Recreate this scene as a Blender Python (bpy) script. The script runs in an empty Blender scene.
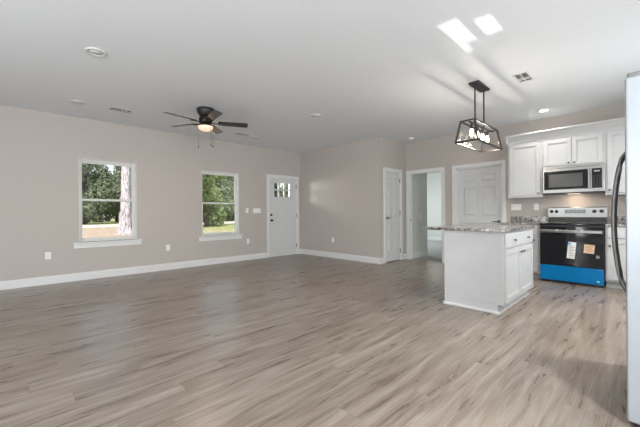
import bpy, bmesh, math, random
from mathutils import Vector, Matrix
C = bpy.context.scene.collection
SC = bpy.context.scene
PI = math.pi
rnd = random.Random(7)

# ------------------------------------------------------------------ camera
cam_d = bpy.data.cameras.new('camera')
cam = bpy.data.objects.new('camera', cam_d)
C.objects.link(cam)
F_PX, YAW, PITCH, ROLL, CAM_Z = 317.16, 0.7631, -0.0003, -0.0074, 1.0981
cam_d.sensor_width = 36.0
cam_d.lens = F_PX / 640 * 36.0
cam_d.clip_start = 0.02
cam_d.clip_end = 400
fw = Vector((math.sin(YAW) * math.cos(PITCH), math.cos(YAW) * math.cos(PITCH), math.sin(PITCH)))
r0 = Vector((math.cos(YAW), -math.sin(YAW), 0))
u0 = r0.cross(fw)
rt = r0 * math.cos(ROLL) + u0 * math.sin(ROLL)
up = -r0 * math.sin(ROLL) + u0 * math.cos(ROLL)
M3 = Matrix((rt, up, -fw)).transposed()
cam.matrix_world = Matrix.Translation((0, 0, CAM_Z)) @ M3.to_4x4()
SC.camera = cam

# ------------------------------------------------------------------ world, sun, window daylight, exposure
wd = bpy.data.worlds.new('sky')
SC.world = wd
wd.use_nodes = True
wn = wd.node_tree
bgn = wn.nodes['Background']
sky = wn.nodes.new('ShaderNodeTexSky')
sky.sky_type = 'NISHITA'
sky.sun_disc = False
sky.sun_elevation = math.radians(48)
sky.sun_rotation = math.radians(228)
sky.dust_density = 3.0
hz = wn.nodes.new('ShaderNodeMix')
hz.data_type = 'RGBA'
hz.inputs[0].default_value = 0.5
hz.inputs[7].default_value = (3.6, 3.55, 3.5, 1)
wn.links.new(sky.outputs[0], hz.inputs[6])
wn.links.new(hz.outputs[2], bgn.inputs[0])
bgn.inputs[1].default_value = 0.26


def aim(o, d):
    o.rotation_euler = Vector(d).to_track_quat('-Z', 'Y').to_euler()


def lamp(name, kind, loc, d, energy, color=(1, 1, 1), **kw):
    l = bpy.data.lights.new(name, kind)
    l.energy = energy
    l.color = color
    for k, v in kw.items():
        setattr(l, k, v)
    o = bpy.data.objects.new(name, l)
    C.objects.link(o)
    o.location = loc
    aim(o, d)
    return o


lamp('sun', 'SUN', (-8, -5, 12), (0.45, 0.55, -0.70), 4.0, (1.0, 0.94, 0.86), angle=math.radians(0.6))
# daylight entering by the patio door and the window behind the camera
lamp('patio_daylight', 'AREA', (-3.45, 2.75, 1.05), (1, -0.12, 0.55), 60, (0.92, 0.96, 1.0), shape='RECTANGLE', size=2.0, size_y=1.9)
lamp('west_daylight', 'AREA', (-3.45, -0.5, 1.40), (1, 0.15, 0.60), 62, (0.92, 0.96, 1.0), shape='RECTANGLE', size=1.5, size_y=1.3)
lamp('south_daylight', 'AREA', (-0.3, -2.85, 1.40), (0.22, 1, 0.60), 185, (0.92, 0.96, 1.0), shape='RECTANGLE', size=2.4, size_y=1.3)
lamp('sink_window_daylight', 'AREA', (4.5, -1.0, 1.55), (0, 1, 0.1), 30, (0.84, 0.92, 1.0), shape='RECTANGLE', size=1.6, size_y=0.9)
lamp('bedroom_daylight', 'AREA', (9.8, 7.2, 1.45), (0.1, -1, -0.35), 48, (0.90, 0.97, 1.0), shape='RECTANGLE', size=1.7, size_y=1.4)
# spot added for the reflected-sun patches on the ceiling, shaped by an unseen plate
GLX, GLY, GLS = -43.0, 1.10, 0.20            # where the spot stands, and the slope of the beam
GLZ = 2.74 - GLS * (3.0 - GLX)
lamp('glint_spot', 'SPOT', (GLX, GLY, GLZ), (1, 0, GLS), 110000, (1.0, 0.98, 0.95), shadow_soft_size=0.05,
     spot_size=math.radians(1.3), spot_blend=0.1)
# spot added outside the front door lights for the streak on the closet wall
lamp('door_glint_spot', 'SPOT', (4.45, 7.6, 1.85), (0.55, -0.94, -0.12), 70, (1.0, 0.97, 0.92), shadow_soft_size=0.18,
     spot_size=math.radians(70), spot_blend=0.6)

SC.view_settings.view_transform = 'Standard'
SC.view_settings.look = 'None'
SC.view_settings.gamma = 1.0
SC.view_settings.use_curve_mapping = False
SC.view_settings.exposure = 1.03
SC.cycles.max_bounces = 10
SC.cycles.diffuse_bounces = 6
SC.cycles.transparent_max_bounces = 16
SC.cycles.sample_clamp_indirect = 4.0


# ------------------------------------------------------------------ materials
def mat(name, col=(0.8, 0.8, 0.8), rough=0.5, metal=0.0, spec=0.5, emis=None, estr=0.0, coat=0.0):
    m = bpy.data.materials.new(name)
    m.use_nodes = True
    b = m.node_tree.nodes['Principled BSDF']
    b.inputs['Base Color'].default_value = (*col, 1)
    b.inputs['Roughness'].default_value = rough
    b.inputs['Metallic'].default_value = metal
    b.inputs['Specular IOR Level'].default_value = spec
    b.inputs['Coat Weight'].default_value = coat
    if emis:
        b.inputs['Emission Color'].default_value = (*emis, 1)
        b.inputs['Emission Strength'].default_value = estr
    return m


class G:
    """tiny node-graph helper"""
    def __init__(s, m):
        s.t = m.node_tree
        s.b = s.t.nodes['Principled BSDF']

    def n(s, kind, **kw):
        nd = s.t.nodes.new(kind)
        for k, v in kw.items():
            setattr(nd, k, v)
        return nd

    def l(s, a, b):
        s.t.links.new(a, b)

    def v(s, sock, val):
        if hasattr(val, 'is_linked') or isinstance(val, bpy.types.NodeSocket):
            s.l(val, sock)
        else:
            sock.default_value = val

    def math(s, op, a, b=0.0):
        nd = s.n('ShaderNodeMath', operation=op)
        s.v(nd.inputs[0], a)
        s.v(nd.inputs[1], b)
        return nd.outputs[0]

    def noise(s, vec, scale, detail=3.0, rough=0.5):
        nd = s.n('ShaderNodeTexNoise')
        s.l(vec, nd.inputs['Vector'])
        nd.inputs['Scale'].default_value = scale
        nd.inputs['Detail'].default_value = detail
        nd.inputs['Roughness'].default_value = rough
        return nd

    def ramp(s, fac, stops):
        nd = s.n('ShaderNodeValToRGB')
        s.l(fac, nd.inputs[0])
        e = nd.color_ramp.elements
        while len(e) < len(stops):
            e.new(0.5)
        for i, (p, c) in enumerate(stops):
            e[i].position = p
            e[i].color = (*c, 1)
        return nd.outputs[0]

    def mapping(s, vec, scale):
        nd = s.n('ShaderNodeMapping')
        s.l(vec, nd.inputs[0])
        nd.inputs['Scale'].default_value = scale
        return nd.outputs[0]

    def bump(s, h, strength, dist=0.01):
        nd = s.n('ShaderNodeBump')
        nd.inputs['Strength'].default_value = strength
        nd.inputs['Distance'].default_value = dist
        s.l(h, nd.inputs['Height'])
        s.l(nd.outputs[0], s.b.inputs['Normal'])


def speckled(name, stops, scale, rough, detail=2.0, bump=0.0, mp=(1, 1, 1), spec=0.5, metal=0.0):
    m = mat(name, rough=rough, spec=spec, metal=metal)
    g = G(m)
    tc = g.n('ShaderNodeTexCoord')
    vec = g.mapping(tc.outputs['Object'], mp)
    nz = g.noise(vec, scale, detail)
    g.l(g.ramp(nz.outputs[0], stops), g.b.inputs['Base Color'])
    if bump:
        g.bump(nz.outputs[0], bump)
    return m


WALL_C = (0.475, 0.434, 0.404)
m_wall = speckled('wall_paint', [(0.3, tuple(c * .97 for c in WALL_C)), (0.7, tuple(c * 1.03 for c in WALL_C))], 60, 0.55, 4, 0.05, spec=0.3)
m_ceil = speckled('ceiling_paint', [(0.3, (0.745, 0.77, 0.795)), (0.7, (0.775, 0.80, 0.825))], 45, 0.8, 4, 0.08, spec=0.2)
m_trim = speckled('trim_paint', [(0.3, (0.68, 0.68, 0.675)), (0.7, (0.71, 0.71, 0.705))], 8, 0.35)
m_door = speckled('door_paint', [(0.3, (0.60, 0.605, 0.605)), (0.7, (0.63, 0.635, 0.635))], 8, 0.4)
m_cab = speckled('cabinet_paint', [(0.3, (0.52, 0.525, 0.53)), (0.7, (0.55, 0.555, 0.56))], 6, 0.38)
m_vinyl = speckled('window_vinyl', [(0.3, (0.66, 0.66, 0.62)), (0.7, (0.70, 0.70, 0.66))], 6, 0.4)
m_plate = speckled('plate_plastic', [(0.3, (0.80, 0.79, 0.76)), (0.7, (0.83, 0.82, 0.80))], 9, 0.35)
m_bedwall = speckled('bedroom_paint', [(0.3, (0.56, 0.57, 0.54)), (0.7, (0.59, 0.60, 0.57))], 50, 0.6, 3, 0.04)
m_carpet = speckled('carpet', [(0.3, (0.30, 0.29, 0.28)), (0.7, (0.42, 0.41, 0.40))], 160, 0.95, 4, 0.4)
m_steel = speckled('brushed_steel', [(0.3, (0.24, 0.24, 0.235)), (0.7, (0.32, 0.32, 0.31))], 30, 0.3, 2, 0.0, (1, 1, 40), metal=1.0)
m_fridge = speckled('fridge_side_finish', [(0.3, (0.33, 0.355, 0.385)), (0.7, (0.36, 0.385, 0.415))], 40, 0.36, 2, 0.0, (1, 1, 25), metal=0.35)
m_handle = speckled('handle_steel', [(0.3, (0.22, 0.22, 0.22)), (0.7, (0.27, 0.27, 0.27))], 20, 0.5, metal=1.0)
m_nickel = speckled('satin_nickel', [(0.3, (0.16, 0.155, 0.15)), (0.7, (0.22, 0.21, 0.20))], 20, 0.35, metal=1.0)
m_bglass = speckled('black_glass', [(0.3, (0.006, 0.007, 0.010)), (0.7, (0.010, 0.011, 0.014))], 4, 0.06)
m_black = speckled('black_enamel', [(0.3, (0.010, 0.010, 0.011)), (0.7, (0.018, 0.018, 0.019))], 9, 0.35)
m_bmetal = speckled('matte_black_metal', [(0.3, (0.012, 0.012, 0.013)), (0.7, (0.022, 0.021, 0.021))], 12, 0.45)
m_bronze = speckled('dark_bronze', [(0.3, (0.020, 0.014, 0.011)), (0.7, (0.032, 0.022, 0.017))], 12, 0.3, metal=0.4)
m_blade = speckled('fan_blade_wood', [(0.3, (0.016, 0.014, 0.014)), (0.7, (0.035, 0.031, 0.030))], 14, 0.24, 4, 0.0, (1, 8, 1))
m_film = speckled('blue_film', [(0.3, (0.001, 0.150, 0.38)), (0.7, (0.003, 0.175, 0.43))], 5, 0.3, spec=0.15)
m_mesh = speckled('microwave_mesh', [(0.3, (0.035, 0.035, 0.035)), (0.7, (0.06, 0.06, 0.06))], 300, 0.3)
m_paper = speckled('sticker_paper', [(0.3, (0.72, 0.72, 0.70)), (0.7, (0.78, 0.78, 0.76))], 9, 0.6)
m_kraft = speckled('kraft_label', [(0.3, (0.66, 0.46, 0.30)), (0.7, (0.72, 0.52, 0.35))], 20, 0.6)
m_kraftink = speckled('kraft_ink', [(0.3, (0.30, 0.10, 0.05)), (0.7, (0.34, 0.13, 0.07))], 20, 0.6)
m_ink = speckled('grey_ink', [(0.3, (0.20, 0.20, 0.20)), (0.7, (0.25, 0.25, 0.25))], 20, 0.6)
m_key = speckled('keypad_ink', [(0.3, (0.05, 0.05, 0.05)), (0.7, (0.07, 0.07, 0.07))], 20, 0.5)
m_teal = speckled('teal_ink', [(0.3, (0.03, 0.36, 0.50)), (0.7, (0.04, 0.42, 0.56))], 20, 0.5)
m_mint = speckled('mint_ink', [(0.3, (0.30, 0.75, 0.62)), (0.7, (0.36, 0.8, 0.66))], 20, 0.5)
m_dark = speckled('dark_void', [(0.3, (0.02, 0.02, 0.02)), (0.7, (0.03, 0.03, 0.03))], 9, 0.8)
m_digit = mat('display_digits', (0.1, 0.1, 0.1), 0.4, emis=(0.7, 0.8, 0.85), estr=0.25)
m_vent = speckled('vent_enamel', [(0.3, (0.60, 0.60, 0.60)), (0.7, (0.64, 0.64, 0.64))], 9, 0.45)
m_disc = speckled('lamp_diffuser', [(0.3, (0.72, 0.72, 0.72)), (0.7, (0.76, 0.76, 0.76))], 9, 0.3)
m_can_on = mat('lit_diffuser', (0.9, 0.9, 0.9), 0.5, emis=(1.0, 0.97, 0.92), estr=6.0)
m_bulb = mat('lit_bulb', (0.9, 0.85, 0.8), 0.3, emis=(1.0, 0.80, 0.62), estr=6.0)
m_bowl = mat('lit_fan_bowl', (0.55, 0.45, 0.38), 0.35, emis=(1.0, 0.62, 0.42), estr=0.42)
m_hood = mat('lit_hood_lens', (0.9, 0.85, 0.8), 0.4, emis=(1.0, 0.80, 0.62), estr=0.8)
m_chrome = speckled('chrome_chain', [(0.3, (0.4, 0.4, 0.38)), (0.7, (0.5, 0.5, 0.48))], 20, 0.25, metal=1.0)


def glass(name, tint, ior=1.45, edge=0.90):
    m = bpy.data.materials.new(name)
    m.use_nodes = True
    t = m.node_tree
    t.nodes.remove(t.nodes['Principled BSDF'])
    tr = t.nodes.new('ShaderNodeBsdfTransparent')
    gl = t.nodes.new('ShaderNodeBsdfGlossy')
    lw = t.nodes.new('ShaderNodeLayerWeight')
    lw.inputs['Blend'].default_value = 0.5
    pw = t.nodes.new('ShaderNodeMath')
    pw.operation = 'POWER'
    pw.inputs[1].default_value = 5.0
    fr = t.nodes.new('ShaderNodeMath')
    fr.operation = 'MULTIPLY_ADD'
    fr.inputs[1].default_value = edge
    fr.inputs[2].default_value = ((ior - 1) / (ior + 1)) ** 2
    t.links.new(lw.outputs['Facing'], pw.inputs[0])
    t.links.new(pw.outputs[0], fr.inputs[0])
    mx = t.nodes.new('ShaderNodeMixShader')
    tr.inputs[0].default_value = (*tint, 1)
    gl.inputs['Roughness'].default_value = 0.02
    t.links.new(fr.outputs[0], mx.inputs[0])
    t.links.new(tr.outputs[0], mx.inputs[1])
    t.links.new(gl.outputs[0], mx.inputs[2])
    t.links.new(mx.outputs[0], t.nodes['Material Output'].inputs[0])
    return m


m_glass = glass('window_glass', (0.87, 0.88, 0.875))
m_lglass = glass('lantern_glass', (0.985, 0.985, 0.985), 1.08, 0.15)


def plank_floor():
    m = mat('vinyl_plank_floor', rough=0.42, spec=0.38)
    g = G(m)
    tc = g.n('ShaderNodeTexCoord')
    sp = g.n('ShaderNodeSeparateXYZ')
    g.l(tc.outputs['Object'], sp.inputs[0])
    x, y = sp.outputs[0], sp.outputs[1]
    W, L = 0.178, 1.22
    row = g.math('FLOOR', g.math('DIVIDE', y, W))
    wr = g.n('ShaderNodeTexWhiteNoise', noise_dimensions='1D')
    g.l(row, wr.inputs['W'])
    xs = g.math('ADD', g.math('DIVIDE', x, L), wr.outputs['Value'])
    col = g.math('FLOOR', xs)
    cid = g.n('ShaderNodeCombineXYZ')
    g.l(row, cid.inputs[0])
    g.l(col, cid.inputs[1])
    wc = g.n('ShaderNodeTexWhiteNoise', noise_dimensions='2D')
    g.l(cid.outputs[0], wc.inputs['Vector'])
    rv = wc.outputs['Value']
    # grain stretched along the plank, shifted from plank to plank
    gv = g.n('ShaderNodeCombineXYZ')
    g.l(g.math('ADD', g.math('MULTIPLY', x, 0.95), g.math('MULTIPLY', rv, 37.0)), gv.inputs[0])
    g.l(g.math('ADD', g.math('MULTIPLY', y, 11.0), g.math('MULTIPLY', rv, 11.0)), gv.inputs[1])
    n1 = g.noise(gv.outputs[0], 1.5, 6.0, 0.60)
    n1.inputs['Distortion'].default_value = 0.55
    gv2 = g.n('ShaderNodeCombineXYZ')
    g.l(g.math('MULTIPLY', x, 2.5), gv2.inputs[0])
    g.l(g.math('MULTIPLY', y, 90.0), gv2.inputs[1])
    n2 = g.noise(gv2.outputs[0], 1.5, 2.0)
    f = g.math('ADD', g.math('MULTIPLY', n1.outputs[0], 0.72), g.math('MULTIPLY', n2.outputs[0], 0.28))
    f = g.math('ADD', f, g.math('MULTIPLY', g.math('SUBTRACT', rv, 0.5), 0.07))
    c = g.ramp(f, [(0.18, (0.080, 0.056, 0.041)), (0.36, (0.148, 0.114, 0.090)), (0.50, (0.235, 0.192, 0.159)), (0.70, (0.37, 0.322, 0.280))])
    # seams
    fy = g.math('FRACT', g.math('DIVIDE', y, W))
    fx = g.math('FRACT', xs)
    sy = g.math('LESS_THAN', fy, 0.012)
    sx = g.math('LESS_THAN', fx, 0.0022)
    seam = g.math('MAXIMUM', sy, sx)
    mx = g.n('ShaderNodeMix', data_type='RGBA')
    g.l(g.math('MULTIPLY', seam, 0.4), mx.inputs[0])
    g.l(c, mx.inputs[6])
    mx.inputs[7].default_value = (0.07, 0.055, 0.045, 1)
    g.l(mx.outputs[2], g.b.inputs['Base Color'])
    rr = g.math('ADD', 0.22, g.math('MULTIPLY', n1.outputs[0], 0.14))
    g.l(rr, g.b.inputs['Roughness'])
    g.bump(f, 0.10, 0.004)
    return m


m_floor = plank_floor()


def granite():
    m = mat('speckled_granite', rough=0.16)
    g = G(m)
    tc = g.n('ShaderNodeTexCoord')
    a = g.noise(tc.outputs['Object'], 70, 4, 0.7)
    b = g.noise(tc.outputs['Object'], 16, 3, 0.6)
    f = g.math('ADD', g.math('MULTIPLY', a.outputs[0], 0.6), g.math('MULTIPLY', b.outputs[0], 0.4))
    c = g.ramp(f, [(0.40, (0.025, 0.025, 0.025)), (0.48, (0.15, 0.14, 0.13)), (0.55, (0.40, 0.375, 0.355)), (0.66, (0.62, 0.60, 0.58))])
    g.l(c, g.b.inputs['Base Color'])
    return m


m_gran = granite()


def leafmat(name, c0, c1):
    m = mat(name, rough=0.6, spec=0.25)
    g = G(m)
    tc = g.n('ShaderNodeTexCoord')
    n = g.noise(tc.outputs['Object'], 1.3, 4, 0.7)
    g.l(g.ramp(n.outputs[0], [(0.3, c0), (0.7, c1)]), g.b.inputs['Base Color'])
    tr = g.n('ShaderNodeBsdfTranslucent')
    tr.inputs[0].default_value = (*[v * 1.1 for v in c1], 1)
    mx = g.n('ShaderNodeMixShader')
    mx.inputs[0].default_value = 0.25
    g.l(g.b.outputs[0], mx.inputs[1])
    g.l(tr.outputs[0], mx.inputs[2])
    g.l(mx.outputs[0], m.node_tree.nodes['Material Output'].inputs[0])
    return m


m_leaf = leafmat('deep_green_leaves', (0.045, 0.075, 0.045), (0.24, 0.29, 0.17))
m_leaf2 = leafmat('bright_green_leaves', (0.09, 0.14, 0.06), (0.34, 0.40, 0.18))
m_bark = speckled('pale_bark', [(0.38, (0.14, 0.125, 0.13)), (0.5, (0.34, 0.32, 0.35)), (0.62, (0.46, 0.44, 0.48))], 5.0, 0.9, 5, 0.5, (3, 3, 0.6))
m_dbark = speckled('brown_bark', [(0.3, (0.06, 0.045, 0.035)), (0.7, (0.13, 0.10, 0.08))], 4.0, 0.9, 4, 0.4, (3, 3, 0.6))


def groundmat():
    m = mat('yard_ground', rough=0.95, spec=0.1)
    g = G(m)
    tc = g.n('ShaderNodeTexCoord')
    n = g.noise(tc.outputs['Object'], 0.16, 5, 0.65)
    k = g.noise(tc.outputs['Object'], 2.5, 4, 0.7)
    sp = g.n('ShaderNodeSeparateXYZ')
    g.l(tc.outputs['Object'], sp.inputs[0])
    dirt = g.ramp(k.outputs[0], [(0.35, (0.22, 0.165, 0.12)), (0.65, (0.46, 0.37, 0.29))])
    grass = g.ramp(k.outputs[0], [(0.35, (0.16, 0.19, 0.07)), (0.65, (0.36, 0.36, 0.17))])
    mx = g.n('ShaderNodeMix', data_type='RGBA')
    # bare earth nearer the big tree, lawn to the east and beyond
    f = g.math('ADD', g.math('MULTIPLY', g.math('SUBTRACT', sp.outputs[0], 10.5), 0.22), g.math('MULTIPLY', g.math('SUBTRACT', n.outputs[0], 0.5), 3.0))
    f2 = g.math('MULTIPLY', g.math('SUBTRACT', sp.outputs[1], 44.0), 0.2)
    ff = g.n('ShaderNodeClamp')
    g.l(g.math('MAXIMUM', f, f2), ff.inputs[0])
    g.l(ff.outputs[0], mx.inputs[0])
    g.l(dirt, mx.inputs[6])
    g.l(grass, mx.inputs[7])
    g.l(mx.outputs[2], g.b.inputs['Base Color'])
    return m


m_ground = groundmat()
m_lane = speckled('pale_lane', [(0.3, (0.50, 0.46, 0.38)), (0.7, (0.62, 0.58, 0.50))], 2.0, 0.95)


# ------------------------------------------------------------------ mesh builder
class MB:
    def __init__(s):
        s.bm = bmesh.new()

    def _merge(s, t, mtx=None):
        if mtx is not None:
            bmesh.ops.transform(t, matrix=mtx, verts=t.verts)
        me = bpy.data.meshes.new('t')
        t.to_mesh(me)
        t.free()
        s.bm.from_mesh(me)
        bpy.data.meshes.remove(me)
        return s

    def box(s, x0, x1, y0, y1, z0, z1, bev=0.0, seg=2, mtx=None):
        t = bmesh.new()
        bmesh.ops.create_cube(t, size=1.0)
        for v in t.verts:
            v.co = Vector(((x0 + x1) / 2 + v.co.x * (x1 - x0), (y0 + y1) / 2 + v.co.y * (y1 - y0), (z0 + z1) / 2 + v.co.z * (z1 - z0)))
        if bev > 0:
            bmesh.ops.bevel(t, geom=t.edges[:], offset=bev, segments=seg, profile=0.5, affect='EDGES')
        return s._merge(t, mtx)

    def hexa(s, p8):
        """p8: bottom 4 then top 4 corners in matching order"""
        t = bmesh.new()
        vs = [t.verts.new(p) for p in p8]
        for f in ((3, 2, 1, 0), (4, 5, 6, 7), (0, 1, 5, 4), (1, 2, 6, 5), (2, 3, 7, 6), (3, 0, 4, 7)):
            t.faces.new([vs[i] for i in f])
        bmesh.ops.recalc_face_normals(t, faces=t.faces)
        return s._merge(t)

    def cyl(s, p0, p1, r, r2=None, seg=20):
        p0, p1 = Vector(p0), Vector(p1)
        d = p1 - p0
        t = bmesh.new()
        bmesh.ops.create_cone(t, cap_ends=True, segments=seg, radius1=r, radius2=r if r2 is None else r2, depth=d.length)
        q = d.to_track_quat('Z', 'Y').to_matrix().to_4x4()
        return s._merge(t, Matrix.Translation((p0 + p1) / 2) @ q)

    def lathe(s, prof, seg=28, mtx=None):
        """prof: (r, z) list; r = 0 closes"""
        t = bmesh.new()
        rings = []
        for r, z in prof:
            if r < 1e-6:
                rings.append([t.verts.new((0, 0, z))])
            else:
                rings.append([t.verts.new((r * math.cos(2 * PI * k / seg), r * math.sin(2 * PI * k / seg), z)) for k in range(seg)])
        for a, b in zip(rings, rings[1:]):
            for k in range(seg):
                k2 = (k + 1) % seg
                if len(a) == 1 and len(b) > 1:
                    t.faces.new((a[0], b[k], b[k2]))
                elif len(b) == 1 and len(a) > 1:
                    t.faces.new((a[k], b[0], a[k2]))
                elif len(a) > 1:
                    t.faces.new((a[k], b[k], b[k2], a[k2]))
        bmesh.ops.recalc_face_normals(t, faces=t.faces)
        for f in t.faces:
            f.smooth = True
        return s._merge(t, mtx)

    def tube(s, pts, r, seg=12):
        pts = [Vector(p) for p in pts]
        t = bmesh.new()
        rings = []
        for i, p in enumerate(pts):
            d = (pts[min(i + 1, len(pts) - 1)] - pts[max(i - 1, 0)]).normalized()
            ref = Vector((0, 0, 1)) if abs(d.z) < 0.95 else Vector((1, 0, 0))
            a = d.cross(ref).normalized()
            b = d.cross(a)
            rr = r[i] if isinstance(r, (list, tuple)) else r
            rings.append([t.verts.new(p + (a * math.cos(2 * PI * k / seg) + b * math.sin(2 * PI * k / seg)) * rr) for k in range(seg)])
        for a, b in zip(rings, rings[1:]):
            for k in range(seg):
                t.faces.new((a[k], a[(k + 1) % seg], b[(k + 1) % seg], b[k]))
        t.faces.new(rings[0])
        t.faces.new(rings[-1])
        bmesh.ops.recalc_face_normals(t, faces=t.faces)
        for f in t.faces:
            f.smooth = len(f.verts) == 4
        return s._merge(t)

    def prism(s, poly, axis, a0, a1):
        """poly: 2D outline; extruded along axis 'x' (poly = y,z), 'y' (poly = x,z), 'z' (poly = x,y)"""
        t = bmesh.new()

        def P(u, v, w):
            return {'x': (w, u, v), 'y': (u, w, v), 'z': (u, v, w)}[axis]
        A = [t.verts.new(P(u, v, a0)) for u, v in poly]
        B = [t.verts.new(P(u, v, a1)) for u, v in poly]
        t.faces.new(A)
        t.faces.new(B)
        for i in range(len(poly)):
            j = (i + 1) % len(poly)
            t.faces.new((A[i], A[j], B[j], B[i]))
        bmesh.ops.recalc_face_normals(t, faces=t.faces)
        return s._merge(t)

    def build(s, name, m, parent=None, kind=None, label=None):
        me = bpy.data.meshes.new(name)
        s.bm.to_mesh(me)
        s.bm.free()
        o = bpy.data.objects.new(name, me)
        C.objects.link(o)
        me.materials.append(m)
        if parent is not None:
            o.parent = parent
        if kind:
            o['kind'] = kind
        if label:
            o['label'] = label
        return o


def thing(name, label, cat, loc=(0, 0, 0), rotz=0.0, group=None):
    o = bpy.data.objects.new(name, None)
    o.empty_display_size = 0.1
    C.objects.link(o)
    o.location = loc
    o.rotation_euler = (0, 0, rotz)
    o['label'] = label
    o['category'] = cat
    if group:
        o['group'] = group
    return o


def tag(o, label, cat, group=None, kind=None):
    o['label'] = label
    o['category'] = cat
    if group:
        o['group'] = group
    if kind:
        o['kind'] = kind
    return o


def setting(name, label=None, loc=(0, 0, 0), rotz=0.0):
    o = bpy.data.objects.new(name, None)
    o.empty_display_size = 0.1
    C.objects.link(o)
    o.location = loc
    o.rotation_euler = (0, 0, rotz)
    o['kind'] = 'structure'
    if label:
        o['label'] = label
    return o


def dup(root, label, loc, rotz=None, group=None):
    r = root.copy()
    C.objects.link(r)
    r.location = loc
    if rotz is not None:
        r.rotation_euler = (0, 0, rotz)
    r['label'] = label
    if group:
        r['group'] = group
    for ch in list(root.children):
        c = ch.copy()
        C.objects.link(c)
        c.parent = r
        for g in list(ch.children):
            d = g.copy()
            C.objects.link(d)
            d.parent = c
    return r


# ------------------------------------------------------------------ the shell
H = 2.74
NY = 6.658          # north wall, inner face
JX, JY = 5.643, 4.041   # the closet block: west face, south face
EX = 6.697          # east (kitchen) wall, inner face
WX, SY, KY, KX = -3.2, -2.6, -0.80, 2.17   # west wall, south wall, kitchen south wall, its west end
T = 0.115


def wall(name, along, c0, c1, a0, a1, holes, m=m_wall, z1=H):
    """along 'x' or 'y'; c0..c1 the thickness range; a0..a1 the length; holes (a0,a1,z0,z1)"""
    b = MB()
    A = sorted({a0, a1, *[h[0] for h in holes], *[h[1] for h in holes]})
    for p, q in zip(A, A[1:]):
        zs = [(h[2], h[3]) for h in holes if h[0] <= p + 1e-6 and h[1] >= q - 1e-6]
        z = 0.0
        for (u, w) in sorted(zs):
            if u > z + 1e-6:
                b.box(*((p, q, c0, c1) if along == 'x' else (c0, c1, p, q)), z, u)
            z = w
        if z < z1 - 1e-6:
            b.box(*((p, q, c0, c1) if along == 'x' else (c0, c1, p, q)), z, z1)
    return b.build(name, m, kind='structure')


W1 = (0.757, 1.622, 0.64, 2.065)
W2 = (2.868, 3.748, 0.62, 2.045)
FD = (4.585, 5.499, 0.0, 2.03)
CD = (5.842, 6.452, 0.0, 2.03)
OP = (3.150, 3.960, 0.0, 2.02)
PD = (1.965, 2.860, 0.0, 2.02)
WT = 0.15
wall('wall_north', 'x', NY, NY + WT, WX - WT, JX + T, [W1, W2, FD])
wall('wall_west', 'y', WX - WT, WX, SY, NY, [(-1.50, 0.50, 0.65, 2.06), (0.88, 1.34, 1.38, 1.64), (1.75, 3.75, 0.0, 2.05)])  # small middle hole added to let the spot beam through
wall('wall_south', 'x', SY - WT, SY, WX - WT, KX, [(-1.55, 0.95, 0.65, 2.06)])
wall('wall_south_return', 'y', KX - T, KX, SY, KY, [])
wall('wall_kitchen_south', 'x', KY - T, KY, KX - T, EX + T, [(3.70, 5.30, 1.08, 2.02)])
wall('wall_east', 'y', EX, EX + T, KY, JY, [OP, PD])
wall('wall_closet_west', 'y', JX, JX + T, JY, NY, [])
wall('wall_closet_south', 'x', JY, JY + T, JX + T, EX + T, [CD])
# closet behind its door, pantry behind its door
wall('wall_closet_back', 'x', JY + 0.8, JY + 0.9, JX + T, EX + T, [])
wall('wall_pantry_back', 'y', EX + 1.0, EX + 1.1, 1.6, 3.04, [])
wall('wall_pantry_south', 'x', 1.5, 1.6, EX + T, EX + 1.1, [])
# passage and bedroom behind the cased opening
HX = 7.585
BX, BY0, BY1 = 11.9, 2.6, 7.1
wall('wall_passage_north', 'x', 3.965, JY, EX + T, HX, [], m_bedwall)
wall('wall_passage_south', 'x', 3.04, 3.14, EX + T, HX, [], m_bedwall)
wall('wall_bedroom_west', 'y', HX - T, HX, JY, BY1, [], m_bedwall)
wall('wall_bedroom_west_lower', 'y', HX - T, HX, BY0, 3.04, [], m_bedwall)
wall('wall_bedroom_east', 'y', BX, BX + T, BY0, BY1, [], m_bedwall)
wall('wall_bedroom_north', 'x', BY1, BY1 + T, HX - T, BX + T, [(8.95, 10.65, 0.7, 2.1)], m_bedwall)
wall('wall_bedroom_south', 'x', BY0 - T, BY0, HX - T, BX + T, [], m_bedwall)

CEIL = MB()
CEIL.box(WX - WT, EX + T, SY - WT, NY + WT, H, H + 0.12).build('ceiling', m_ceil, kind='structure')
MB().box(EX + T, BX + T, 1.5, BY1 + T, H, H + 0.12).build('ceiling', m_ceil, kind='structure')
MB().box(WX - WT, EX + 0.075, SY - WT, NY + WT, -0.12, 0.0).build('floor', m_floor, kind='structure')
MB().box(EX + 0.075, BX + T, 1.5, BY1 + T, -0.12, 0.004).build('floor', m_carpet, kind='structure')

# baseboards: profile with a small eased top
BH, BT = 0.130, 0.016


def bb(name, segs):
    """segs: (x0,y0,x1,y1,nx,ny) wall-line from..to with the normal into the room"""
    b = MB()
    for x0, y0, x1, y1, nx, ny in segs:
        if nx == 0:
            s = ny
            prof = [(y0, 0.0), (y0 + s * BT, 0.0), (y0 + s * BT, BH - 0.018), (y0 + s * BT * 0.45, BH), (y0, BH)]
            b.prism(prof, 'x', min(x0, x1), max(x0, x1))
        else:
            s = nx
            prof = [(x0, 0.0), (x0 + s * BT, 0.0), (x0 + s * BT, BH - 0.018), (x0 + s * BT * 0.45, BH), (x0, BH)]
            b.prism(prof, 'y', min(y0, y1), max(y0, y1))
    return b.build(name, m_trim, kind='structure')


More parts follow.
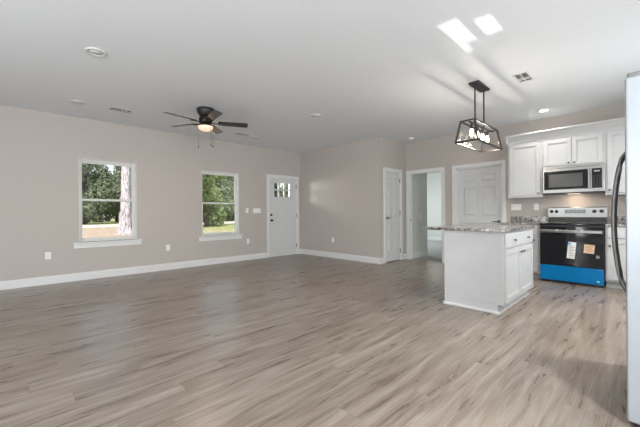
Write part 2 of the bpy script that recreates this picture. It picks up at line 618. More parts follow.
bb('baseboard_north', [(WX, NY, 4.520, NY, 0, -1), (5.564, NY, JX, NY, 0, -1)])
bb('baseboard_closet_west', [(JX, JY - BT, JX, NY, -1, 0)])
bb('baseboard_closet_south', [(JX, JY, 5.777, JY, 0, -1), (6.517, JY, EX, JY, 0, -1)])
bb('baseboard_east', [(EX, 2.925, EX, 3.085, -1, 0), (EX, 1.83, EX, 1.900, -1, 0)])
bb('baseboard_west', [(WX, SY, WX, 1.68, 1, 0), (WX, 3.82, WX, NY, 1, 0)])
bb('baseboard_south', [(WX, SY, KX - T, SY, 0, 1)])
bb('baseboard_passage', [(EX + T, 3.965, HX, 3.965, 0, -1)])
bb('baseboard_bedroom', [(BX, BY0, BX, BY1, -1, 0), (HX, JY, HX, BY1, 1, 0)])

CW, CTK = 0.065, 0.020


def casing_x(b, a0, a1, top, y, s, bottom=0.0):
    """door casing on a wall along x at plane y, standing out towards s"""
    y0, y1 = sorted((y, y + s * CTK))
    b.box(a0 - CW, a0 + 0.004, y0, y1, bottom, top + CW, 0.004)
    b.box(a1 - 0.004, a1 + CW, y0, y1, bottom, top + CW, 0.004)
    b.box(a0, a1, y0, y1, top - 0.004, top + CW, 0.004)


def casing_y(b, a0, a1, top, x, s, bottom=0.0):
    x0, x1 = sorted((x, x + s * CTK))
    b.box(x0, x1, a0 - CW, a0 + 0.004, bottom, top + CW, 0.004)
    b.box(x0, x1, a1 - 0.004, a1 + CW, bottom, top + CW, 0.004)
    b.box(x0, x1, a0, a1, top - 0.004, top + CW, 0.004)


# ------------------------------------------------------------------ windows (double hung, drywall returns, wooden stool)
def window(name, hole, label):
    a0, a1, z0, z1 = hole
    w = setting(name, label, ((a0 + a1) / 2, NY, z0))
    hw, hh = (a1 - a0) / 2, z1 - z0
    yo, yi = 0.135, 0.075           # frame sits back in the wall
    f = MB()
    fw_ = 0.034
    f.box(-hw, -hw + fw_, yi, yo, 0, hh, 0.003)
    f.box(hw - fw_, hw, yi, yo, 0, hh, 0.003)
    f.box(-hw + fw_, hw - fw_, yi, yo, hh - fw_, hh, 0.003)
    f.box(-hw + fw_, hw - fw_, yi, yo, 0, fw_, 0.003)
    f.build('window_frame', m_vinyl, w)
    mid = hh * 0.505
    for nm, b0, b1, q0, q1 in (('upper_sash', mid - 0.018, hh - fw_, 0.108, 0.128), ('lower_sash', fw_, mid + 0.020, 0.082, 0.104)):
        s_ = MB()
        x = hw - fw_
        sw = 0.022
        s_.box(-x, -x + sw, q0, q1, b0, b1, 0.002)
        s_.box(x - sw, x, q0, q1, b0, b1, 0.002)
        s_.box(-x + sw, x - sw, q0, q1, b1 - 0.034, b1, 0.002)
        s_.box(-x + sw, x - sw, q0, q1, b0, b0 + 0.034, 0.002)
        so = s_.build(nm, m_vinyl, w)
        p = MB().box(-x + sw - 0.003, x - sw + 0.003, (q0 + q1) / 2 - 0.002, (q0 + q1) / 2 + 0.002, b0 + 0.031, b1 - 0.031)
        p.build('pane', m_glass, so)
    lk = MB().box(-0.03, 0.03, 0.064, 0.082, mid + 0.002, mid + 0.022, 0.004)
    lk.build('sash_lock', m_vinyl, w)
    st = MB().box(-hw - 0.085, hw + 0.085, -0.045, 0.0, -0.026, 0.0, 0.006).box(-hw, hw, 0.0, 0.08, -0.026, 0.0, 0.003)
    st.build('window_stool', m_trim, w)
    MB().box(-hw - 0.075, hw + 0.075, -0.018, 0.0, -0.100, -0.024, 0.004).build('window_apron', m_trim, w)
    # thin jamb liners of the opening
    j = MB().box(-hw, -hw + 0.006, 0, yi, 0, hh).box(hw - 0.006, hw, 0, yi, 0, hh).box(-hw, hw, 0, yi, hh - 0.006, hh)
    j.build('jamb_liner', m_trim, w)
    return w


window('window_1', W1, 'left double-hung window with a pale tree trunk behind it')
window('window_2', W2, 'double-hung window nearer the front door, lawn behind it')
# windows behind the camera that let the daylight in
def plain_window(name, label, loc, rotz, w, h):
    t = setting(name, label, loc, rotz)
    b = MB()
    hw = w / 2
    for x0, x1, z0, z1 in ((-hw, -hw + 0.05, 0, h), (hw - 0.05, hw, 0, h), (-hw + 0.05, hw - 0.05, 0, 0.05), (-hw + 0.05, hw - 0.05, h - 0.05, h), (-0.025, 0.025, 0.05, h - 0.05)):
        b.box(x0, x1, 0.04, 0.10, z0, z1, 0.002)
    b.build('window_frame', m_vinyl, t)
    MB().box(-hw + 0.05, hw - 0.05, 0.068, 0.072, 0.05, h - 0.05).build('pane', m_glass, t)


plain_window('window_3', 'window in the west wall behind the camera', (WX, -0.5, 0.65), PI / 2, 2.0, 1.41)
# unseen plate added to shape the spot beam; openings follow the wanted ceiling patches
plate_root = setting('beam_plate', 'unseen plate added in the west wall to shape the beam onto the ceiling')


def back(x, y):
    f = (WX - 0.06 - GLX) / (x - GLX)
    return GLY + (y - GLY) * f, GLZ + (H - GLZ) * f


b = MB()
rows = [(2.40, 2.68, []), (2.68, 2.83, [(1.130, 1.300)]), (2.83, 3.18, [(0.912, 1.050), (1.130, 1.300)]), (3.18, 3.36, [(1.232, 1.306)]), (3.36, 3.75, [])]
for xa, xb, gaps in rows:
    z1_, z0_ = back(xa, 1.1)[1], back(xb, 1.1)[1]
    ys = [0.86] + [back((xa + xb) / 2, v)[0] for g_ in gaps for v in g_] + [1.36]
    for k in range(0, len(ys), 2):
        b.box(WX - 0.065, WX - 0.055, ys[k], ys[k + 1], z0_, z1_)
b.box(WX - 0.065, WX - 0.055, 0.86, 1.36, 1.36, back(3.75, 1.1)[1]).box(WX - 0.065, WX - 0.055, 0.86, 1.36, back(2.40, 1.1)[1], 1.66)
b.build('window_frame', m_vinyl, plate_root)  # the beam-shaping plate, not a real window frame
plain_window('door_4', 'sliding glass patio door in the west wall', (WX, 2.75, 0.0), PI / 2, 2.0, 2.05)
plain_window('window_4', 'window in the south wall behind the camera', (-0.3, SY, 0.65), PI, 2.5, 1.41)
plain_window('window_6', 'window over the kitchen sink', (4.5, KY, 1.08), PI, 1.6, 0.94)
MB().box(KX, EX + 0.6, -2.6, KY - T, 2.60, 2.70).build('sun_blocker', m_trim, kind='structure')  # unseen slab added to keep the sun out of the kitchen window
w5 = setting('window_5', 'bedroom window', (9.8, BY1, 0.7))
b = MB()
for x0, x1, z0, z1 in ((-0.85, -0.81, 0, 1.4), (0.81, 0.85, 0, 1.4), (-0.81, 0.81, 0, 0.04), (-0.81, 0.81, 1.36, 1.4), (-0.02, 0.02, 0.04, 1.36)):
    b.box(x0, x1, 0.03, 0.08, z0, z1, 0.002)
b.build('window_frame', m_vinyl, w5)


# ------------------------------------------------------------------ doors
def panel_leaf(b, x0, x1, y0, y1, z0, z1, panels, depth=0.016):
    """raised-panel leaf; front is at y0 (towards -y). panels: (x0,x1,z0,z1)"""
    yc = y0 + depth
    b.box(x0, x1, yc, y1, z0, z1)
    xs = sorted({x0, x1, *[p[0] for p in panels], *[p[1] for p in panels]})
    for p, q in zip(xs, xs[1:]):
        hs = sorted((h[2], h[3]) for h in panels if h[0] <= p + 1e-6 and h[1] >= q - 1e-6)
        z = z0
        for u, w in hs:
            if u > z + 1e-6:
                b.box(p, q, y0, yc, z, u)
            z = w
        if z < z1:
            b.box(p, q, y0, yc, z, z1)
    for p0, p1, q0, q1 in panels:          # sloping moulding and raised field
        g_, t_ = 0.016, 0.040
        A = [(p0 + g_, yc, q0 + g_), (p1 - g_, yc, q0 + g_), (p1 - g_, yc, q1 - g_), (p0 + g_, yc, q1 - g_)]
        B = [(p0 + t_, y0 + 0.001, q0 + t_), (p1 - t_, y0 + 0.001, q0 + t_), (p1 - t_, y0 + 0.001, q1 - t_), (p0 + t_, y0 + 0.001, q1 - t_)]
        b.hexa(A + B)


def six(w, h):
    st, mid = (0.105, 0.095) if w > 0.7 else (0.09, 0.07)
    c0, c1, c2, c3 = st, w / 2 - mid / 2, w / 2 + mid / 2, w - st
    out = []
    for z0, z1 in ((0.22, 0.86), (1.00, 1.60), (1.70, h - 0.115)):
        out += [(c0, c1, z0, z1), (c2, c3, z0, z1)]
    return out


def hinge(b, x, y, z):
    b.box(x - 0.010, x + 0.010, y - 0.006, y + 0.002, z - 0.05, z + 0.05, 0.002)
    b.cyl((x, y - 0.008, z - 0.052), (x, y - 0.008, z + 0.052), 0.007, seg=10)


def lever(parent, x, y, z, sgn):
    """door lever; sgn = direction along local x in which the lever points"""
    b = MB()
    b.cyl((x, y, z), (x, y - 0.012, z), 0.030)
    b.cyl((x, y - 0.012, z), (x, y - 0.050, z), 0.011)
    b.tube([(x, y - 0.046, z), (x + sgn * 0.03, y - 0.050, z), (x + sgn * 0.075, y - 0.050, z + 0.003), (x + sgn * 0.112, y - 0.046, z - 0.004)], [0.011, 0.010, 0.009, 0.008])
    return b.build('door_lever', m_nickel, parent, label='dark nickel door lever')


# front door (door_1), hung in the north wall; local x = world x, front of the mesh towards -y
d1 = setting('door_1', 'white front door with six small lights at the top', ((FD[0] + FD[1]) / 2, NY, 0))
w = FD[1] - FD[0]
b = MB()
casing_x(b, -w / 2, w / 2, FD[3], 0.0, -1)
b.build('casing', m_trim, d1)
b = MB()
b.box(-w / 2, -w / 2 + 0.02, 0.0, 0.145, 0, FD[3]).box(w / 2 - 0.02, w / 2, 0.0, 0.145, 0, FD[3]).box(-w / 2, w / 2, 0.0, 0.145, FD[3] - 0.02, FD[3])
b.box(-w / 2 + 0.02, w / 2 - 0.02, 0.02, 0.14, 0.0, 0.016)
b.build('jamb', m_trim, d1)
lx0, lx1 = -w / 2 + 0.022, w / 2 - 0.022
lz0, lz1 = 0.018, FD[3] - 0.024
gx0, gx1, gz0, gz1 = 4.738 - 5.042, 5.282 - 5.042, 1.515, 1.915
b = MB()
y0, y1 = 0.012, 0.056
pn = [(-0.335, -0.035, 0.19, 1.36), (0.035, 0.335, 0.19, 1.36)]
# solid leaf around the glazed opening, two flat recessed panels below
b.box(lx0, lx1, y0 + 0.007, y1, lz0, gz0).box(lx0, gx0, y0 + 0.007, y1, gz0, gz1).box(gx1, lx1, y0 + 0.007, y1, gz0, gz1).box(lx0, lx1, y0 + 0.007, y1, gz1, lz1)
for X0, X1, Z0, Z1 in ((lx0, -0.335, lz0, lz1), (0.335, lx1, lz0, lz1), (-0.335, 0.335, lz0, 0.19), (-0.035, 0.035, 0.19, 1.36), (-0.335, 0.335, 1.36, gz0), (-0.335, 0.335, gz1, lz1),
                       (-0.335, gx0, gz0, gz1), (gx1, 0.335, gz0, gz1)):
    b.box(X0, X1, y0, y0 + 0.007, Z0, Z1)
leaf = b.build('door_leaf', m_door, d1)
# glazing bars: 3 columns by 2 rows
b = MB()
fr = 0.022
b.box(gx0 - 0.01, gx0 + fr, 0.004, 0.060, gz0 - 0.01, gz1 + 0.01, 0.003).box(gx1 - fr, gx1 + 0.01, 0.004, 0.060, gz0 - 0.01, gz1 + 0.01, 0.003)
b.box(gx0, gx1, 0.004, 0.060, gz0 - 0.01, gz0 + fr, 0.003).box(gx0, gx1, 0.004, 0.060, gz1 - fr, gz1 + 0.01, 0.003)
for k in (1, 2):
    xx = gx0 + (gx1 - gx0) * k / 3
    b.box(xx - 0.021, xx + 0.021, 0.024, 0.044, gz0, gz1, 0.003)
zz = (gz0 + gz1) / 2
b.box(gx0, gx1, 0.024, 0.044, zz - 0.019, zz + 0.019, 0.003)
lite = b.build('glazing_frame', m_door, d1)
MB().box(gx0, gx1, 0.032, 0.036, gz0, gz1).build('pane', m_glass, lite)
for zk, nm in ((1.070, 'deadbolt'), (0.930, 'door_knob')):
    b = MB()
    xk = lx0 + 0.062
    b.cyl((xk, y0, zk), (xk, y0 - 0.012, zk), 0.030)
    if nm == 'door_knob':
        b.cyl((xk, y0 - 0.012, zk), (xk, y0 - 0.036, zk), 0.012)
        b.lathe([(0, 0.03), (0.020, 0.026), (0.028, 0.012), (0.026, 0.0), (0.014, -0.006), (0, -0.006)], mtx=Matrix.Translation((xk, y0 - 0.036, zk)) @ Matrix.Rotation(PI / 2, 4, 'X'))
    else:
        b.box(xk - 0.005, xk + 0.005, y0 - 0.03, y0 - 0.01, zk - 0.016, zk + 0.016, 0.002)
    b.build(nm, m_bmetal, d1, label='dark metal ' + nm.replace('_', ' '))
for zk in (0.25, 1.05, 1.83):
    b = MB()
    hinge(b, lx1 + 0.006, 0.006, zk)
    b.build('hinge', m_nickel, d1)

# closet door (door_2) in the south face of the closet block
d2 = setting('door_2', 'narrow white six-panel closet door', (CD[0], JY, 0))
w = CD[1] - CD[0]
b = MB()
casing_x(b, 0, w, CD[3], 0.0, -1)
b.build('casing', m_trim, d2)
b = MB().box(0, 0.016, 0, T, 0, CD[3]).box(w - 0.016, w, 0, T, 0, CD[3]).box(0, w, 0, T, CD[3] - 0.016, CD[3])
b.build('jamb', m_trim, d2)
b = MB()
lw, lh = w - 0.040, CD[3] - 0.035
panel_leaf(b, 0.020, w - 0.020, 0.008, 0.043, 0.016, CD[3] - 0.020, [(p[0] + 0.020, p[1] + 0.020, p[2] + 0.016, p[3] + 0.016) for p in six(lw, lh)])
b.build('door_leaf', m_door, d2)
lever(d2, 0.020 + 0.062, 0.008, 0.985, 1)
for zk in (0.22, 1.10, 1.84):
    b = MB()
    hinge(b, w - 0.014, 0.004, zk)
    b.build('hinge', m_nickel, d2)

# pantry door (door_3) in the east wall, set back in its jamb; local frame: x to the right as seen from the room
d3 = setting('door_3', 'white six-panel door beside the wall cabinets, set back in its jamb', (EX, PD[1], 0), -PI / 2)
w = PD[1] - PD[0]
b = MB()
casing_x(b, 0, w, PD[3], 0.0, -1)
b.build('casing', m_trim, d3)
b = MB().box(0, 0.018, 0, T, 0, PD[3]).box(w - 0.018, w, 0, T, 0, PD[3]).box(0, w, 0, T, PD[3] - 0.018, PD[3])
b.box(0.018, 0.030, 0.040, 0.072, 0, PD[3]).box(w - 0.030, w - 0.018, 0.040, 0.072, 0, PD[3]).box(0.018, w - 0.018, 0.040, 0.072, PD[3] - 0.030, PD[3] - 0.018)
b.build('jamb', m_trim, d3)
b = MB()
lw, lh = w - 0.044, PD[3] - 0.038
panel_leaf(b, 0.022, w - 0.022, 0.073, 0.110, 0.014, PD[3] - 0.022, [(p[0] + 0.022, p[1] + 0.022, p[2] + 0.014, p[3] + 0.014) for p in six(lw, lh)])
b.build('door_leaf', m_door, d3)
lever(d3, w - 0.022 - 0.062, 0.073, 0.915, -1)

# cased opening to the passage
t1 = setting('trim_1', 'white casing of the doorway to the carpeted passage')
b = MB()
casing_y(b, OP[0], OP[1], OP[3], EX, -1)
casing_y(b, OP[0], OP[1], OP[3], EX + T, 1)
b.build('casing', m_trim, t1)
b = MB().box(EX, EX + T, OP[0], OP[0] + 0.018, 0, OP[3]).box(EX, EX + T, OP[1] - 0.018, OP[1], 0, OP[3]).box(EX, EX + T, OP[0], OP[1], OP[3] - 0.018, OP[3])
b.box(EX + 0.062, EX + 0.10, OP[0] + 0.018, OP[0] + 0.028, 0, OP[3] - 0.018).box(EX + 0.062, EX + 0.10, OP[1] - 0.028, OP[1] - 0.018, 0, OP[3] - 0.018)
b.build('jamb', m_trim, t1)
for zk in (0.22, 1.05, 1.84):
    pass
b = MB().box(EX + 0.02, EX + 0.05, OP[1] - 0.021, OP[1] - 0.0175, 0.90, 0.96)
b.build('strike_plate', m_nickel, t1)


# ------------------------------------------------------------------ wall plates
def plate(label, cat, loc, rotz, w, kind, n=1, group=None, name='outlet'):
    """front towards local -y, centred on loc"""
    t = thing(name, label, cat, loc, rotz, group)
    MB().box(-w / 2, w / 2, -0.006, 0.0, -0.057, 0.057, 0.003).build('cover_plate', m_plate, t)
    for k in range(n):
        cx = (k - (n - 1) / 2) * 0.046
        if kind == 'outlet':
            for dz in (-0.0195, 0.0195):
                rc = MB()
                rc.lathe([(0, 0.0105), (0.0155, 0.0105), (0.0165, 0.0095), (0.0165, 0.004), (0, 0.004)], 18, Matrix.Translation((cx, 0, dz)) @ Matrix.Rotation(PI / 2, 4, 'X'))
                ro = rc.build('receptacle', m_plate, t)
                MB().box(cx - 0.007, cx - 0.005, -0.0112, -0.010, dz, dz + 0.008).box(cx + 0.005, cx + 0.007, -0.0112, -0.010, dz, dz + 0.008).build('slot', m_dark, ro)
        else:
            MB().prism([(-0.006, -0.033), (-0.010, -0.033), (-0.0075, 0.0), (-0.0135, 0.033), (-0.006, 0.033)], 'x', cx - 0.016, cx + 0.016).build('rocker', m_plate, t)
    return t


plate('white outlet plate low on the wall left of the left window', 'outlet', (0.358, NY, 0.455), 0, 0.072, 'outlet')
plate('white outlet plate low on the wall between the two windows', 'outlet', (2.174, NY, 0.440), 0, 0.072, 'outlet')
plate('white outlet plate low on the wall between window and front door', 'outlet', (3.985, NY, 0.450), 0, 0.072, 'outlet')
plate('single light switch right of the second window', 'light switch', (3.964, NY, 1.180), 0, 0.072, 'switch', name='light_switch')
plate('wide white switch plate with four rockers beside the front door', 'light switch', (4.236, NY, 1.175), 0, 0.21, 'switch', 4, name='light_switch')
plate('white outlet plate low on the wall right of the front door', 'outlet', (JX, 5.442, 0.440), -PI / 2, 0.072, 'outlet')
plate('white switch plate on the passage wall seen through the open doorway', 'light switch', (7.25, 3.965, 1.015), 0, 0.072, 'switch', name='light_switch')
plate('wide white plate over the counter left of the range', 'light switch', (EX, 1.735, 1.188), -PI / 2, 0.165, 'switch', 3, name='light_switch')
plate('white outlet plate over the counter just left of the range', 'outlet', (EX, 1.42, 1.185), -PI / 2, 0.072, 'outlet')


# ------------------------------------------------------------------ cabinets (local: x right, -y front, back at y = 0)
def shaker(name, x0, x1, z0, z1, yf, parent, rail=0.058, th=0.020):
    """five-piece door / drawer front, its face at yf - th"""
    b = MB()
    f0, f1 = yf - th, yf
    b.box(x0, x0 + rail, f0, f1, z0, z1, 0.0025)
    b.box(x1 - rail, x1, f0, f1, z0, z1, 0.0025)
    b.box(x0 + rail, x1 - rail, f0, f1, z0, z0 + rail, 0.0025)
    b.box(x0 + rail, x1 - rail, f0, f1, z1 - rail, z1, 0.0025)
    b.box(x0 + rail - 0.004, x1 - rail + 0.004, f0 + 0.011, f1, z0 + rail - 0.004, z1 - rail + 0.004)
    # inner bead
    bd = 0.011
    b.box(x0 + rail, x0 + rail + bd, f0 + 0.005, f1, z0 + rail, z1 - rail, 0.002)
    b.box(x1 - rail - bd, x1 - rail, f0 + 0.005, f1, z0 + rail, z1 - rail, 0.002)
    b.box(x0 + rail, x1 - rail, f0 + 0.005, f1, z0 + rail, z0 + rail + bd, 0.002)
    b.box(x0 + rail, x1 - rail, f0 + 0.005, f1, z1 - rail - bd, z1 - rail, 0.002)
    return b.build(name, m_cab, parent)


def slab(name, x0, x1, z0, z1, yf, parent, th=0.020):
    b = MB().box(x0, x1, yf - th, yf, z0, z1, 0.005)
    return b.build(name, m_cab, parent)


def knob(parent, x, z, yf):
    R = Matrix.Translation((x, yf, z)) @ Matrix.Rotation(PI / 2, 4, 'X')
    return MB().lathe([(0.0, 0.0), (0.006, 0.0), (0.006, 0.014), (0.014, 0.019), (0.016, 0.024), (0.012, 0.029), (0.0, 0.030)], 18, R).build('knob', m_nickel, parent, label='dark nickel knob')


def carcass(t, x0, x1, d, z0, z1, toe=False, name='cabinet_body'):
    b = MB()
    if toe:
        b.box(x0, x1, -d, -0.018, z0 + 0.10, z1, 0.002).box(x0 + 0.001, x1 - 0.001, -d + 0.07, -0.018, z0, z0 + 0.10)
    else:
        b.box(x0, x1, -d, 0, z0, z1, 0.002)
    return b.build(name, m_cab, t)


# wall cabinets
UD = 0.33
u1 = thing('wall_cabinet', 'tall white single-door wall cabinet left of the microwave', 'cabinet', (EX, 1.775, 1.343), -PI / 2)
carcass(u1, 0, 0.512, UD, 0, 0.965)
dr = shaker('cabinet_door', 0.030, 0.487, 0.030, 0.930, -UD, u1)
knob(dr, 0.460, 0.070, -UD - 0.020)
u2 = thing('wall_cabinet', 'short white two-door wall cabinet above the microwave', 'cabinet', (EX, 1.262, 1.822), -PI / 2)
carcass(u2, 0, 0.784, UD, 0, 0.486)
dr = shaker('cabinet_door', 0.020, 0.388, 0.022, 0.451, -UD, u2)
knob(dr, 0.358, 0.052, -UD - 0.020)
dr = shaker('cabinet_door', 0.396, 0.764, 0.022, 0.451, -UD, u2)
knob(dr, 0.428, 0.052, -UD - 0.020)
u3 = thing('wall_cabinet', 'white wall cabinet right of the microwave, partly behind the refrigerator', 'cabinet', (EX, 0.477, 1.343), -PI / 2)
carcass(u3, 0, 0.46, UD, 0, 0.965)
dr = shaker('cabinet_door', 0.024, 0.436, 0.030, 0.930, -UD, u3)
knob(dr, 0.052, 0.070, -UD - 0.020)
# crown along the top of the wall cabinets (returns to the wall at the left end)
b = MB()
xf = EX - UD
crown = [(xf + 0.010, 2.300), (xf - 0.006, 2.300), (xf - 0.010, 2.325), (xf - 0.034, 2.375), (xf - 0.066, 2.415), (xf - 0.078, 2.424), (xf - 0.078, 2.445), (xf + 0.010, 2.445)]
b.prism(crown, 'y', 0.017, 1.776)
yl = 1.775
ret = [(yl - 0.010, 2.300), (yl + 0.006, 2.300), (yl + 0.010, 2.325), (yl + 0.018, 2.375), (yl + 0.026, 2.415), (yl + 0.029, 2.424), (yl + 0.029, 2.445), (yl - 0.010, 2.445)]
b.prism(ret, 'x', xf - 0.074, EX)
tag(b.build('crown_moulding', m_cab), 'white crown moulding along the top of the kitchen wall cabinets', 'moulding')

# base cabinets
BD, BHT = 0.605, 0.885
b1 = thing('base_cabinet', 'white base cabinet left of the range, mostly behind the island', 'cabinet', (EX, 1.820, 0), -PI / 2)
carcass(b1, 0, 0.578, BD, 0, BHT, True)
dw = slab('drawer', 0.020, 0.558, 0.722, 0.866, -BD, b1)
knob(dw, 0.289, 0.794, -BD - 0.020)
dr = shaker('cabinet_door', 0.020, 0.558, 0.125, 0.702, -BD, b1)
knob(dr, 0.500, 0.640, -BD - 0.020)
b2 = thing('base_cabinet', 'white base cabinet right of the range, behind the refrigerator handle', 'cabinet', (EX, 0.460, 0), -PI / 2)
carcass(b2, 0, 0.60, BD, 0, BHT, True)
dw = slab('drawer', 0.020, 0.580, 0.722, 0.866, -BD, b2)
knob(dw, 0.300, 0.794, -BD - 0.020)
dr = shaker('cabinet_door', 0.020, 0.580, 0.125, 0.702, -BD, b2)
knob(dr, 0.050, 0.610, -BD - 0.020)
for y0, y1, lb in ((1.243, 1.822, 'speckled granite worktop left of the range with a low splashback'), (-0.14, 0.459, 'speckled granite worktop right of the range with a low splashback')):
    t = thing('granite_worktop', lb, 'worktop', (EX, y1, 0.885), -PI / 2)
    L = y1 - y0
    MB().box(0, L, -0.640, -0.001, 0.0, 0.032, 0.004).build('slab', m_gran, t)
    MB().box(0, L, -0.021, -0.001, 0.032, 0.135, 0.003).build('splashback', m_gran, t)

# ------------------------------------------------------------------ island
IX0, IX1, IY0, IY1 = 3.732, 4.880, 1.090, 1.735
isl = thing('kitchen_island', 'white kitchen island cabinet with granite top and two drawers', 'kitchen island', (IX0, IY1, 0))
IL, ID = IX1 - IX0, IY1 - IY0
b = MB()
b.box(0.0, IL, -ID, 0, 0.10, 0.885, 0.002)
b.box(0.0, IL, -ID + 0.055, 0, 0.0, 0.10)
b.build('cabinet_body', m_cab, isl)
b = MB()
b.box(-0.018, 0.0, -ID + 0.045, 0.018, 0.0, 0.030, 0.006)
b.box(-0.018, IL + 0.018, -ID + 0.036, -ID + 0.055, 0.0, 0.030, 0.006)
b.box(-0.018, IL + 0.018, 0.0, 0.018, 0.0, 0.030, 0.006)
b.box(IL, IL + 0.018, -ID + 0.045, 0.018, 0.0, 0.030, 0.006)
b.build('base_moulding', m_trim, isl)
half = IL / 2
for x0, x1, kx in ((0.028, half - 0.006, half * 0.5), (half + 0.006, IL - 0.028, half * 1.5)):
    dw = slab('drawer', x0, x1, 0.712, 0.862, -ID, isl)
    knob(dw, (x0 + x1) / 2, 0.786, -ID - 0.020)
for x0, x1, kx in ((0.028, half - 0.004, half - 0.048), (half + 0.004, IL - 0.028, half + 0.048)):
    dr = shaker('cabinet_door', x0, x1, 0.120, 0.692, -ID, isl)
    knob(dr, kx, 0.636, -ID - 0.020)
ct = MB().box(3.690, 4.925, 1.055, 1.985, 0.885, 0.919, 0.005).build('granite_countertop', m_gran)
tag(ct, 'speckled granite countertop overhanging the white island', 'countertop')

# ------------------------------------------------------------------ range
RW = 0.766
rg = thing('kitchen_range', 'stainless electric range with black oven door and blue film on its drawer', 'range', (EX, 1.234, 0), -PI / 2)
b = MB().box(0, RW, -0.640, -0.025, 0.03, 0.895, 0.003).box(0.03, RW - 0.03, -0.60, -0.05, 0.0, 0.03)
b.build('range_body', m_black, rg)
b = MB().box(0.0, RW, -0.668, -0.09, 0.895, 0.917, 0.004)
ck = b.build('glass_cooktop', m_bglass, rg)
for cx, cy, r in ((0.20, -0.50, 0.105), (0.57, -0.50, 0.085), (0.20, -0.24, 0.075), (0.57, -0.24, 0.095)):
    MB().lathe([(r, 0.9172), (r + 0.003, 0.9176), (r + 0.003, 0.9172)], 36, Matrix.Translation((cx, cy, 0))).build('burner_ring', m_ink, ck)
b = MB()
b.prism([(-0.020, 0.917), (-0.095, 0.917), (-0.085, 1.000), (-0.078, 1.005), (-0.078, 1.160), (-0.070, 1.170), (-0.020, 1.170)], 'x', 0.004, RW - 0.004)
bk = b.build('backguard', m_steel, rg, label='brushed steel backguard with knobs and a black display')
MB().prism([(-0.0955, 0.919), (-0.1, 0.919), (-0.089, 1.006), (-0.085, 1.006)], 'x', 0.006, RW - 0.006).build('lower_panel', m_black, bk)
dp = MB().box(0.230, 0.498, -0.081, -0.076, 1.070, 1.128, 0.002).build('display', m_bglass, bk)
b = MB()
for k in range(9):
    b.box(0.250 + k * 0.026, 0.264 + k * 0.026, -0.0818, -0.0808, 1.092, 1.098)
b.box(0.345, 0.385, -0.0818, -0.0808, 1.105, 1.118)
b.build('display_marks', m_ink, dp)
for kx in (0.050, 0.118, 0.606, 0.692):
    R = Matrix.Translation((kx, -0.078, 1.100)) @ Matrix.Rotation(PI / 2, 4, 'X')
    kb = MB().lathe([(0, 0), (0.026, 0), (0.026, 0.006), (0.021, 0.009), (0.019, 0.030), (0.016, 0.034), (0, 0.034)], 24, R)
    kb.box(kx - 0.004, kx + 0.004, -0.118, -0.108, 1.083, 1.117, 0.002)
    kb.build('knob', m_black, bk)
b = MB()
b.box(0.004, RW - 0.004, -0.682, -0.640, 0.275, 0.870, 0.004)
od = b.build('oven_door', m_bglass, rg, label='black glass oven door')
b = MB()
b.box(0.010, RW - 0.010, -0.735, -0.708, 0.772, 0.822, 0.010, 3)
b.box(0.020, 0.050, -0.712, -0.680, 0.782, 0.812, 0.003).box(RW - 0.050, RW - 0.020, -0.712, -0.680, 0.782, 0.812, 0.003)
b.build('oven_handle', m_steel, od, label='wide flat steel handle bar')
MB().box(0.13, RW - 0.13, -0.6835, -0.681, 0.36, 0.69, 0.001).build('oven_window', m_bglass, od)
# energy guide, hang tag and small label on the glass
st = MB().box(0.352, 0.448, -0.6856, -0.6837, 0.392, 0.640, 0.0004, mtx=Matrix.Translation((0.40, 0, 0.52)) @ Matrix.Rotation(math.radians(5), 4, 'Y') @ Matrix.Translation((-0.40, 0, -0.52))).build('energy_label', m_paper, od, label='white energy label with a teal corner')
b = MB()
for k, ww in enumerate((0.050, 0.07, 0.062, 0.07, 0.045, 0.07, 0.06, 0.068)):
    b.box(0.366, 0.366 + ww, -0.6866, -0.6857, 0.600 - k * 0.024 - 0.02, 0.608 - k * 0.024 - 0.02)
b.build('printed_lines', m_ink, st)
MB().box(0.360, 0.395, -0.6866, -0.6857, 0.60, 0.634).build('teal_corner', m_teal, st)
rot = Matrix.Translation((0.604, 0, 0.548)) @ Matrix.Rotation(math.radians(5), 4, 'Y') @ Matrix.Translation((-0.604, 0, -0.548))
st = MB().box(0.545, 0.663, -0.6856, -0.6837, 0.486, 0.612, 0.0004, mtx=rot).build('kraft_label', m_kraft, od, label='tan paper label with brown print')
b = MB()
for k, (c0, c1) in enumerate(((0.560, 0.648), (0.560, 0.630), (0.560, 0.648), (0.575, 0.648))):
    b.box(c0, c1, -0.6866, -0.6857, 0.588 - k * 0.026, 0.596 - k * 0.026, mtx=rot)
b.build('printed_lines', m_kraftink, st)
MB().box(0.678, 0.716, -0.6856, -0.6837, 0.420, 0.462, 0.0004).build('small_label', m_ink, od)
b = MB().box(0.004, RW - 0.004, -0.682, -0.640, 0.040, 0.268, 0.004)
dw = b.build('storage_drawer', m_film, rg, label='storage drawer under bright blue protective film')
MB().lathe([(0, 0), (0.015, 0), (0.015, 0.001), (0, 0.001)], 20, Matrix.Translation((0.700, -0.6822, 0.086)) @ Matrix.Rotation(PI / 2, 4, 'X')).build('round_mark', m_mint, dw)
MB().box(0.690, 0.745, -0.6832, -0.6822, 0.246, 0.252).build('printed_line', m_ink, dw)
MB().box(0.020, RW - 0.020, -0.66, -0.62, 0.010, 0.040).build('kick_strip', m_black, rg)

# ------------------------------------------------------------------ over-the-range microwave
mw = thing('microwave', 'stainless over-the-range microwave with black glass door', 'microwave', (EX, 1.246, 1.386), -PI / 2)
MWW, MWH, MD = 0.768, 0.434, 0.372
MB().box(0, MWW, -MD, -0.002, 0.012, MWH, 0.003).build('microwave_body', m_steel, mw)
b = MB().box(0.0, MWW, -MD + 0.01, -0.02, 0.0, 0.012)
un = b.build('underside', m_black, mw)
MB().box(0.30, 0.46, -0.20, -0.12, -0.004, 0.001, 0.001).build('lamp_lens', m_hood, un)
